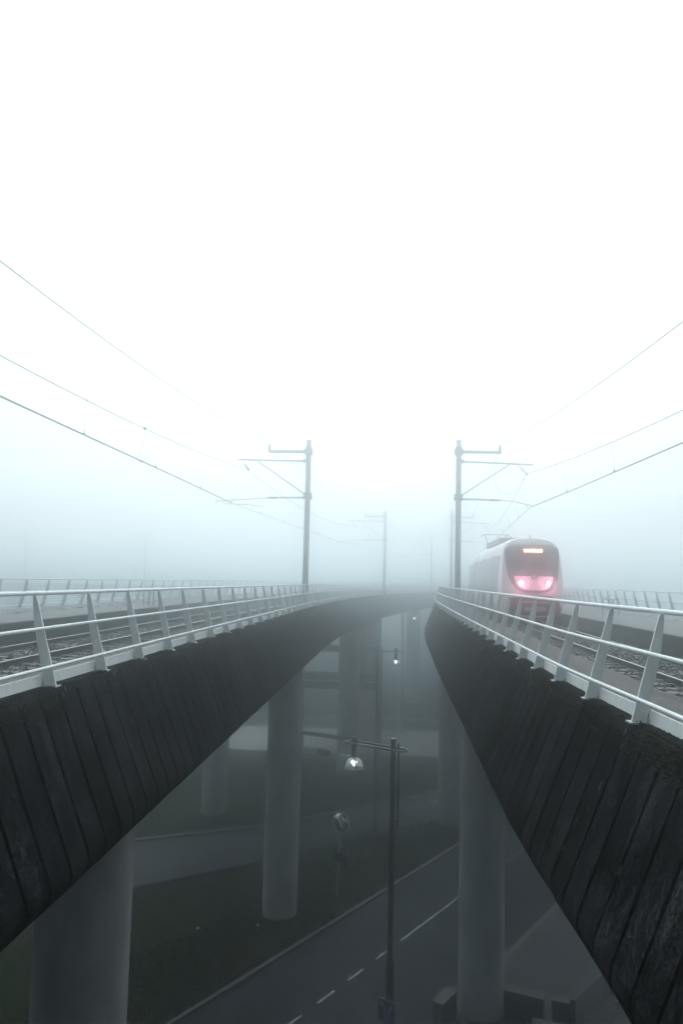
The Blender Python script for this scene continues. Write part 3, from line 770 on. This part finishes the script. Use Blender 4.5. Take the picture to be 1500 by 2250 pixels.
# main road
def strip(name, s0, s1, n0, n1, z, mat, th=None):
    mb = MB(); K = max(1, int((s1-s0)/8)); vs = []
    for i in range(K+1):
        s = s0+(s1-s0)*i/K; vs += [RP(s, n0, z), RP(s, n1, z)]
    fs = [(2*i, 2*i+1, 2*i+3, 2*i+2) for i in range(K)]
    if th:
        m_ = len(vs); vs += [v-Vector((0, 0, th)) for v in vs]
        fs += [(2*i+m_, 2*i+2+m_, 2*i+3+m_, 2*i+1+m_) for i in range(K)]
        fs += [(2*i, 2*i+2, 2*i+2+m_, 2*i+m_) for i in range(K)]+[(2*i+1, 2*i+1+m_, 2*i+3+m_, 2*i+3) for i in range(K)]
        fs += [(0, m_, m_+1, 1), (2*K, 2*K+1, 2*K+1+m_, 2*K+m_)]
    mb.add(vs, fs); return structure(name, mb, mat)
strip('road', -60, 110, -20.45, -13.0, .0, M['asphalt'])
strip('road_kerb', -60, 110, -20.62, -20.45, .10, M['kerb'], .4)
strip('pavement_kerb', -60, 66, -13.0, -12.72, .13, M['kerb'], .4)
strip('pavement', -60, 66, -12.72, 6, .125, M['paving'], .35)
po = bpy.data.objects['pavement']
# slabs are laid parallel to the kerb
mp.inputs['Rotation'].default_value = (0, 0, -math.atan2(dv.y, dv.x))
# raised grass verge beside the road
mb = MB(); vs = []
N1 = 34
for i in range(N1+1):
    s = -50+i*5.0
    for n_, z in ((-20.62, .10), (-21.3, .11), (-24, .06), (-28, -.02)): vs.append(RP(s, n_, z))
mb.add(vs, [(4*i+j, 4*i+j+1, 4*i+j+5, 4*i+j+4) for i in range(int((45+50)/5)) for j in range(3)]); structure('grass_verge', mb, M['grass'])
mb = MB()
def dash(a, b_, n_=-17.23, wd=.10):
    mb.add([RP(a, n_-wd/2, .004), RP(b_, n_-wd/2, .004), RP(b_, n_+wd/2, .004), RP(a, n_+wd/2, .004)], [(0, 1, 2, 3)])
dash(30.1, 64); s = 28.05
while s > -20: dash(s, s+1.08); s -= 2.05
structure('road_markings', mb, M['paint'])
mb = MB()
for (x1, y1), (x2, y2) in (((-.25, 36.9), (-.75, 33.6)), ((-.75, 33.6), (-4.2, 32.9)), ((5.5, 41.5), (7.4, 39.2)), ((-1.2, 25.2), (-2.6, 23.1))):
    a, b_ = Vector((x1, y1, .004)), Vector((x2, y2, .004)); e = (b_-a).normalized().cross(Vector((0, 0, 1)))*.03
    mb.add([a-e, b_-e, b_+e, a+e], [(0, 1, 2, 3)])
structure('road_cracks', mb, material('tar_filled_crack', (.005, .005, .006), None, rough=.8, spec=0))
# slip road
far = [(-60, 22), (-40, 32), (-25, 39.5), (-14.94, 44.97), (-8.63, 48.24), (-5.99, 50.06), (-.6, 54.77), (3.48, 59.25), (9.5, 66.5), (14, 73)]
nea = [(-60, 14), (-40, 22.5), (-25, 31.0), (-12.76, 38.75), (-7.67, 42.5), (-5.26, 44.42), (-.23, 49.08), (3.53, 52.09), (7.6, 53.5), (12.2, 61)]
mb = MB(); mb.add([(x, y, .06) for x, y in far]+[(x, y, .06) for x, y in nea], [(i, i+1, 10+i+1, 10+i) for i in range(9)]); structure('slip_road', mb, M['asphalt'])
def kerbline(pts, wd, z, name, mat):
    mb = MB(); P = [Vector((x, y, z)) for x, y in pts]
    for a, b_ in zip(P[:-1], P[1:]):
        d = (b_-a).normalized(); nn = Vector((-d.y, d.x, 0))*wd
        mb.add([a, b_, b_+nn, a+nn, a-Vector((0, 0, .35)), b_-Vector((0, 0, .35)), b_+nn-Vector((0, 0, .35)), a+nn-Vector((0, 0, .35))], [(0,1,2,3),(4,7,6,5),(0,4,5,1),(1,5,6,2),(2,6,7,3),(3,7,4,0)])
    structure(name, mb, mat)
kerbline(far[1:7], .16, .19, 'slip_road_kerb', M['kerb'])
# cross road in the distance
mb = MB(); mb.add([(-70, 70.3, .03), (70, 69.2, .03), (70, 84, .03), (-70, 79, .03)], [(0, 1, 2, 3)]); structure('cross_road', mb, material('fog_pale_asphalt', (.12, .125, .13), (.17, .175, .18), 1.2, .8, bump=.2))  # paleness of the fog over the distant road is put into its colour
mb = MB(); mb.box((3.0, 55.7, .068), (1.2, .22, .006), Matrix.Rotation(R(35), 3, 'Z')); mb.box((3.5, 56.2, .068), (.7, .5, .006), Matrix.Rotation(R(35), 3, 'Z')); structure('slip_road_markings', mb, M['paint'])
# grass tufts
rnd = random.Random(77); mb = MB()
for k in range(26000):
    if k % 3 == 0: p = RP(rnd.uniform(8, 52), -20.7-rnd.random()**1.6*5)
    else: p = Vector((rnd.uniform(-16, 4), rnd.uniform(24, 68), 0))
    nn = p.dot(nv)
    if nn > -20.68: continue
    yn = None
    for a, b_ in zip(nea[:-1], nea[1:]):
        if a[0] <= p.x <= b_[0]: yn = a[1]+(b_[1]-a[1])*(p.x-a[0])/(b_[0]-a[0])
    yf = None
    for a, b_ in zip(far[:-1], far[1:]):
        if a[0] <= p.x <= b_[0]: yf = a[1]+(b_[1]-a[1])*(p.x-a[0])/(b_[0]-a[0])
    if yn and yf and yn-.02 < p.y < yf+.2: continue
    hgt = rnd.uniform(.05, .15)*(1.3 if rnd.random() < .1 else 1)
    for q in range(2):
        th = rnd.uniform(0, 6.3); e = Vector((math.cos(th), math.sin(th), 0)); b0 = p+Vector((rnd.uniform(-.08, .08), rnd.uniform(-.08, .08), -.12+.16*(nn > -25)))
        mb.add([b0-e*.02, b0+e*.02, b0+e*rnd.uniform(-.08, .08)+Vector((0, 0, hgt+.05))], [(0, 1, 2)])
o = build('grass_tufts', mb, M['blade']); o['kind'] = 'stuff'; o['label'] = 'short dull grass tufts on the verges'; o['category'] = 'grass'

# ------------------------------------------------------------------ street lamps
def lamp_proto(x, y, H0, arm, label, rz, turn=0.0):
    t = thing('street_lamp', (x, y, .02), label, 'street lamp', 'street lamps below the viaducts', rz=rz)
    mb = MB(); mb.tube([(0, 0, 0), (0, 0, 3.6), (0, 0, 3.63), (0, 0, H0)], [.135, .135, .095, .085], 16); build('column', mb, M['darksteel'], t, smooth=True, world=False)
    mb = MB(); mb.tube([(.20, 0, H0-2.75), (.20, 0, H0-.14)], .035, 10); mb.box((.1, 0, H0-2.6), (.22, .05, .05)); mb.box((.1, 0, H0-1.4), (.22, .05, .05)); build('side_tube', mb, M['darksteel'], t, smooth=True, world=False)
    za = H0-.33; mb = MB(); pts = []; w_ = .20
    for k in range(9): th = -PI/2+PI*k/8; pts.append((.30+w_*math.cos(th), w_*math.sin(th), za))
    for k in range(9): th = PI/2+PI*k/8; pts.append((-arm-.10+w_*math.cos(th), w_*math.sin(th), za))
    mb.tube(pts, .034, 10, closed=True); build('arm_loop', mb, M['lampsteel'], t, smooth=True, world=False)
    mb = MB(); mb.lathe([(.001, .20), (.05, .19), (.085, .14), (.09, .08), (.09, -.45), (.10, -.46), (.12, -.50), (.001, -.5)], (-arm, 0, za), 18); st = build('lamp_stem', mb, M['darksteel'], t, smooth=True, world=False)
    z1 = za-.48
    mb = MB(); mb.lathe([(.11, 0), (.20, -.05), (.265, -.14), (.30, -.25), (.325, -.37), (.318, -.37), (.293, -.25), (.258, -.14), (.195, -.055), (.105, -.008)], (-arm, 0, z1), 28); build('lamp_shade', mb, M['glass'], t, smooth=True, world=False)
    mb = MB()
    for k in range(4):
        a = PI/4+k*PI/2; c, s_ = math.cos(a), math.sin(a)
        mb.tube([(-arm+r*c, r*s_, z1+z) for r, z in ((.10, .01), (.21, -.045), (.28, -.13), (.32, -.25), (.345, -.39))], .020, 7)
    mb.lathe([(.325, -.37), (.345, -.37), (.345, -.39), (.325, -.39), (.325, -.37)], (-arm, 0, z1), 28)
    for k in range(4):
        a = PI/4+k*PI/2; mb.lathe([(.001, .03), (.028, .02), (.028, -.03), (.001, -.04)], (-arm+.375*math.cos(a), .375*math.sin(a), z1-.375), 8)
    build('shade_frame', mb, M['lampsteel'], t, smooth=True, world=False)
    mb = MB(); mb.lathe([(.001, -.0), (.09, -.01), (.10, -.06), (.05, -.08), (.001, -.08)], (-arm, 0, z1), 16); build('reflector', mb, M['rimw'], t, world=False)
    # lit lamp: its glow, heart-shaped by reflection, modelled as an emissive solid
    hp = []
    for k in range(28):
        q = 2*PI*k/28; hp.append((.0088*16*math.sin(q)**3*.72, .0088*(13*math.cos(q)-5*math.cos(2*q)-2*math.cos(3*q)-math.cos(4*q))*.85))
    hp = [(a, b_-.205) for a, b_ in hp]
    mb = MB(); n_ = len(hp)
    for ysc, sc_ in ((-.05, .45), (-.035, .85), (0, 1), (.035, .85), (.05, .45)):
        for a, b_ in hp: mb.v.append((-arm+a*sc_*math.cos(turn)-ysc*math.sin(turn), a*sc_*math.sin(turn)+ysc*math.cos(turn), z1-.205+(b_+.205)*sc_))
    for r in range(4):
        for i in range(n_): mb.f.append((r*n_+i, (r+1)*n_+i, (r+1)*n_+(i+1) % n_, r*n_+(i+1) % n_))
    mb.f += [tuple(range(n_)), tuple(4*n_+i for i in range(n_))[::-1]]
    build('heart_glow', mb, M['heart_glow'], t, smooth=True, world=False)
    return t
L1 = lamp_proto(.04, 25.3, 10.55, 1.52, 'nearest dark street lamp with a loop arm, heart-shaped lamp glow and blue sign below', R(-30), R(32))
L2 = lamp_proto(-1.0, 48.6, 11.6, 1.15, 'second street lamp in the fog, its small lit head right of the post', PI)
L3 = lamp_proto(.95, 80.0, 12.9, 1.15, 'farthest street lamp, only a small light dot in the fog', PI)
# blue sign on the nearest lamp
sg = thing('road_sign', (-.02, 25.13, 1.75), 'blue square road sign with two diverging white arrows on the lamp column', 'road sign')
q = Vector((.84, -.54, 0)).normalized(); up = Vector((0, 0, 1)); nn = Vector((-.54, -.84, 0)).normalized()
q = Vector((.80, -.60, 0)); nn = Vector((-.60, -.80, 0)); o = Vector((-.04, 25.10, 2.18))
def rrect(a, b_, r=.05):
    P = []
    for cx, cz, t0 in ((a-r, b_-r, 0), (-a+r, b_-r, 90), (-a+r, -b_+r, 180), (a-r, -b_+r, 270)):
        for k in range(5): P.append((cx+r*math.cos(R(t0+22.5*k)), cz+r*math.sin(R(t0+22.5*k))))
    return P
mb = MB(); mb.prism(rrect(.345, .345), .012, (o, q, up, nn)); build('sign_border', mb, M['signw'], sg)
mb = MB(); mb.prism(rrect(.325, .325), .012, (o+nn*.005, q, up, nn)); build('sign_face', mb, M['blue'], sg)
def arrow(sgx):
    mb = MB(); w_ = .022
    line_ = [(sgx*.065, -.25), (sgx*.065, .02), (sgx*.185, .17)]
    mb.prism([(sgx*(.065-w_), -.25), (sgx*(.065+w_), -.25), (sgx*(.065+w_), .01), (sgx*.195, .15), (sgx*.16, .18), (sgx*(.065-w_), .04)], .006, (o+nn*.013, q, up, nn))
    mb.prism([(sgx*.10, .215), (sgx*.225, .085), (sgx*.255, .25)], .006, (o+nn*.014, q, up, nn))
    build('arrow', mb, M['signw'], sg)
arrow(-1); arrow(1)
mb = MB(); mb.box(o-nn*.03+up*.2, (.3, .05, .04), Matrix((q, nn, up)).transposed()); mb.box(o-nn*.03-up*.2, (.3, .05, .04), Matrix((q, nn, up)).transposed()); build('bracket', mb, M['signback'], sg)

# ------------------------------------------------------------------ traffic mirror
tm = thing('traffic_mirror', (-2.62, 38.75, 0), 'round convex traffic mirror with beaded rim on a thin post on the grass verge', 'mirror')
mb = MB(); mb.tube([(-2.62, 38.75, -.1), (-2.50, 38.75, 3.3)], .04, 10); build('post', mb, M['galv'], tm, smooth=True)
ax = Vector((-.50, -.84, -.06)).normalized(); rot = ax.to_track_quat('Z', 'Y').to_matrix(); c = Vector((-2.48, 38.62, 3.68))
mb = MB(); mb.lathe([(.46, .0), (.40, .05), (.30, .10), (.18, .135), (.06, .15), (.001, .152)], c, 40, rot); build('mirror_glass', mb, M['chrome'], tm, smooth=True)
mb = MB(); mb.lathe([(.001, -.06), (.40, -.05), (.53, -.01), (.53, .015), (.46, .01)], c, 40, rot); fr_ = build('mirror_frame', mb, M['signback'], tm, smooth=True)
mb = MB()
for k in range(20):
    a = 2*PI*(k+.5)/20; p = c+rot @ Vector((.50*math.cos(a), .50*math.sin(a), .02)); mb.lathe([(.001, .045), (.048, .025), (.048, -.01)], p, 8, rot)
build('rim_reflectors', mb, M['rimw'], fr_)
mb = MB(); mb.box((-2.58, 38.66, 2.0), (.5, .03, .42), Matrix.Rotation(R(-25), 3, 'Z')); mb.box((-2.30, 38.6, 1.88), (.28, .03, .5), Matrix.Rotation(R(-25), 3, 'Z')); build('small_plate', mb, M['darksteel'], tm)

# ------------------------------------------------------------------ height gauge gantry over the slip road
gt = thing('height_limit_gantry', (-6.2, 53.6, 0), 'height gauge beam over the slip road between two posts', 'gantry')
A, B = Vector((-6.3, 53.7, 5.0)), Vector((-1.1, 51.1, 5.0)); dd_ = (B-A).normalized(); rt = Matrix((dd_, Vector((-dd_.y, dd_.x, 0)), Vector((0, 0, 1)))).transposed()
mb = MB(); mb.box((A+B)/2, ((B-A).length, .16, .26), rt); build('beam', mb, M['lampsteel'], gt)
for P in (A, B):
    mb = MB(); mb.tube([(P.x, P.y, -.1), (P.x, P.y, 5.1)], .10, 12); build('post', mb, M['lampsteel'], gt, smooth=True)
for nm, p1, p2, lab in (('left', (-5.95, 52.9, 4.12), (-4.25, 52.05, 4.0), 'red and white hanging barrel bar nearest the left pillar'), ('right', (-3.45, 51.65, 3.95), (-1.75, 50.8, 3.82), 'red and white hanging barrel bar behind the street lamp head')):
    p1, p2 = Vector(p1), Vector(p2); d_ = (p2-p1); L_ = d_.length; d_.normalize(); rm = d_.to_track_quat('Z', 'Y').to_matrix()
    t = thing('hanging_bar', tuple(p1), lab, 'height bar', 'red and white bars hanging from the gantry')
    def seg(a, b_, mat, nm2):
        mb = MB(); r_ = .20; mb.lathe([(.001, a), (r_*.85, a), (r_, a+.03), (r_, b_-.03), (r_*.85, b_), (.001, b_)], p1, 20, rm); build(nm2, mb, mat, t, smooth=True)
    seg(0, .52, M['bwhite'], 'white_drum'); seg(.54, L_*.52, M['bwhite'], 'white_drum'); seg(L_*.52+.01, L_, M['red'], 'red_drum')
    for k in (.2, .5, .85):
        q1 = p1+d_*L_*k; q2 = A+dd_*((q1-A).dot(dd_)); mb = MB(); mb.tube([q1+Vector((0, 0, .18)), (q1.x, q1.y, 4.9)], .012, 5); build('chain', mb, M['lampsteel'], t)

# litter scraps lying in the grass
for x, y, a, lb in ((-8.5, 34.6, .3, 'small white litter scrap in the grass right of the nearest left pillar'), (-5.9, 35.2, 1.4, 'tiny pale litter scrap left of the tall left pillar foot'),
                    (2.2, 50.4, .8, 'small white litter scrap on the verge beside the slip road')):
    mb = MB(); c = Vector((x, y, .06)); q = Matrix.Rotation(a, 3, 'Z')
    vs = [c+q @ Vector(p) for p in ((-.09, -.05, 0), (.03, -.07, .03), (.10, .02, .01), (.02, .08, .05), (-.08, .06, .02), (0, 0, .09), (0, 0, -.03))]
    mb.add(vs, [(0,1,5),(1,2,5),(2,3,5),(3,4,5),(4,0,5),(1,0,6),(2,1,6),(3,2,6),(4,3,6),(0,4,6)]); o = build('litter_scrap', mb, M['bwhite']); tag(o, lb, 'litter', 'litter scraps in the grass')
# ------------------------------------------------------------------ covered footbridge in the fog
fb = thing('footbridge', (-4.3, 66.5, 0), 'covered footbridge crossing behind the left pillars in the fog', 'footbridge')
mb = MB(); mb.box((-4.6, 66.6, 9.75), (7.2, 1.6, .5)); build('roof', mb, M['lampsteel'], fb)
mb = MB(); mb.box((-4.6, 65.85, 7.35), (7.2, .12, .5)); mb.box((-4.6, 67.3, 7.35), (7.2, .12, .5)); build('parapet', mb, M['lampsteel'], fb)
mb = MB(); mb.box((-4.6, 66.6, 6.65), (7.2, 1.7, .6)); build('deck', mb, M['lampsteel'], fb)
for x in (-8.0, -1.1):
    for y in (66.0, 67.2):
        mb = MB(); mb.box((x, y, 4.75), (.34, .34, 9.6)); build('post', mb, M['lampsteel'], fb)
# guard rail beside the cross road
gr = thing('guard_rail', (0, 85, 0), 'low crash barrier along the far side of the distant cross road', 'crash barrier')
mb = MB(); mb.prism([(0, .42), (.05, .45), (.02, .55), (.05, .65), (0, .72), (-.03, .57)], 60, ((-5, 85, 0), (0, -1, 0), (0, 0, 1), (1, 0, 0))); build('beam', mb, M['galv'], gr)
for k in range(16):
    mb = MB(); mb.box((-35+4*k, 85.08, .3), (.1, .1, .75)); build('post', mb, M['galv'], gr)

# ------------------------------------------------------------------ low walls, block and bar fence by the pavement
def wallbox(name, a, b_, hgt, th, label, cat, group=None, cap=True):
    a, b_ = Vector((*a, 0)), Vector((*b_, 0)); d_ = (b_-a); L_ = d_.length; d_.normalize(); n_ = Vector((-d_.y, d_.x, 0)); rt = Matrix((d_, n_, Vector((0, 0, 1)))).transposed()
    t = thing(name, tuple((a+b_)/2), label, cat, group)
    c = (a+b_)/2
    mb = MB(); mb.box((c.x, c.y, hgt/2-.1), (L_, th, hgt+.2), rt); build('wall_body', mb, M['wallc'], t)
    if cap:
        mb = MB(); mb.box((c.x, c.y, hgt+.045), (L_+.06, th+.08, .09), rt); build('coping', mb, M['capc'], t)
    return t
wallbox('low_wall', (4.05, 29.4), (5.55, 28.82), .95, .42, 'low concrete wall with pale coping just right of the nearest right pillar', 'wall', 'low walls by the pavement')
wallbox('low_wall', (5.85, 28.75), (6.6, 28.55), .95, .30, 'short low concrete wall between the wider wall and the bar fence', 'wall', 'low walls by the pavement')
wallbox('concrete_block', (1.74, 28.0), (2.32, 28.95), .95, .36, 'upright concrete block with pale top left of the nearest right pillar', 'concrete block')
wallbox('low_wall', (4.9, 27.3), (6.4, 26.9), .9, .35, 'low concrete wall lowest in view beside the bar fence', 'wall', 'low walls by the pavement')
bf = thing('bar_fence', (7.5, 29.7, .12), 'dark steel fence of close vertical bars with a pale handrail by the pavement', 'fence')
A, B = Vector((6.5, 28.4, .12)), Vector((8.5, 31.0, .12)); dd_ = (B-A); LL = dd_.length; dd_.normalize()
mb = MB(); mb.tube([A+Vector((0, 0, 1.05)), B+Vector((0, 0, 1.05))], .035, 8); build('handrail', mb, M['capc'], bf, smooth=True)
mb = MB(); mb.tube([A+Vector((0, 0, .1)), B+Vector((0, 0, .1))], .02, 8); build('bottom_bar', mb, M['darksteel'], bf)
for k in range(26):
    p = A+dd_*LL*k/25; mb = MB(); mb.tube([p+Vector((0, 0, .1)), p+Vector((0, 0, 1.03))], .011, 6); build('bar', mb, M['lampsteel'], bf)
for p in (A-dd_*.08, B+dd_*.08):
    mb = MB(); mb.box(p+Vector((0, 0, .55)), (.16, .16, 1.15)); build('post', mb, M['darksteel'], bf)
hr = thing('handrail', (8.9, 30.6, .12), 'short pale handrail right of the bar fence', 'handrail')
mb = MB(); mb.tube([(8.35, 29.8, .45), (9.45, 31.5, .45)], .05, 8); build('rail', mb, M['capc'], hr, smooth=True)
for p in ((8.5, 30.0), (9.3, 31.25)):
    mb = MB(); mb.tube([(*p, .05), (*p, .45)], .03, 8); build('post', mb, M['darksteel'], hr)
ws_ = thing('board_sign', (8.5, 55.5, 0), 'pale board standing beside the road behind the nearest right pillar', 'board')
mb = MB(); mb.box((8.5, 55.5, .95), (2.2, .08, 1.5), Matrix.Rotation(R(10), 3, 'Z')); build('panel', mb, M['bwhite'], ws_)
for x in (7.7, 9.3):
    mb = MB(); mb.box((x, 55.5+(x-8.5)*.17+.06, .5), (.08, .06, 1.2)); build('post', mb, M['darksteel'], ws_)
ss = thing('small_sign_frame', (1.4, 51.8, 0), 'small steel sign frame with two legs between slip road and verge', 'sign')
for x in (1.2, 1.65):
    mb = MB(); mb.tube([(x, 51.8, -.1), (x, 51.8, 1.25)], .025, 8); build('leg', mb, M['galv'], ss)
mb = MB(); mb.box((1.425, 51.8, 1.2), (.5, .03, .3)); build('plate', mb, M['galv'], ss)

# ------------------------------------------------------------------ haze
mb = MB(); mb.box((0, 60, 10.4), (1100, 1100, 26.8))         # from -3 m to about 8 m above the eye
hzm = bpy.data.materials.new('haze_air'); hzm.use_nodes = True; t = hzm.node_tree; t.nodes.clear()
pvn = t.nodes.new('ShaderNodeVolumePrincipled'); om = t.nodes.new('ShaderNodeOutputMaterial')
pvn.inputs['Color'].default_value = FOG_COLOR; pvn.inputs['Density'].default_value = FOG_DENSITY; pvn.inputs['Anisotropy'].default_value = FOG_G
t.links.new(pvn.outputs[0], om.inputs['Volume'])
ho = build('haze', mb, hzm); ho['kind'] = 'stuff'; ho['label'] = 'even pale fog filling the whole scene'; ho['category'] = 'fog'
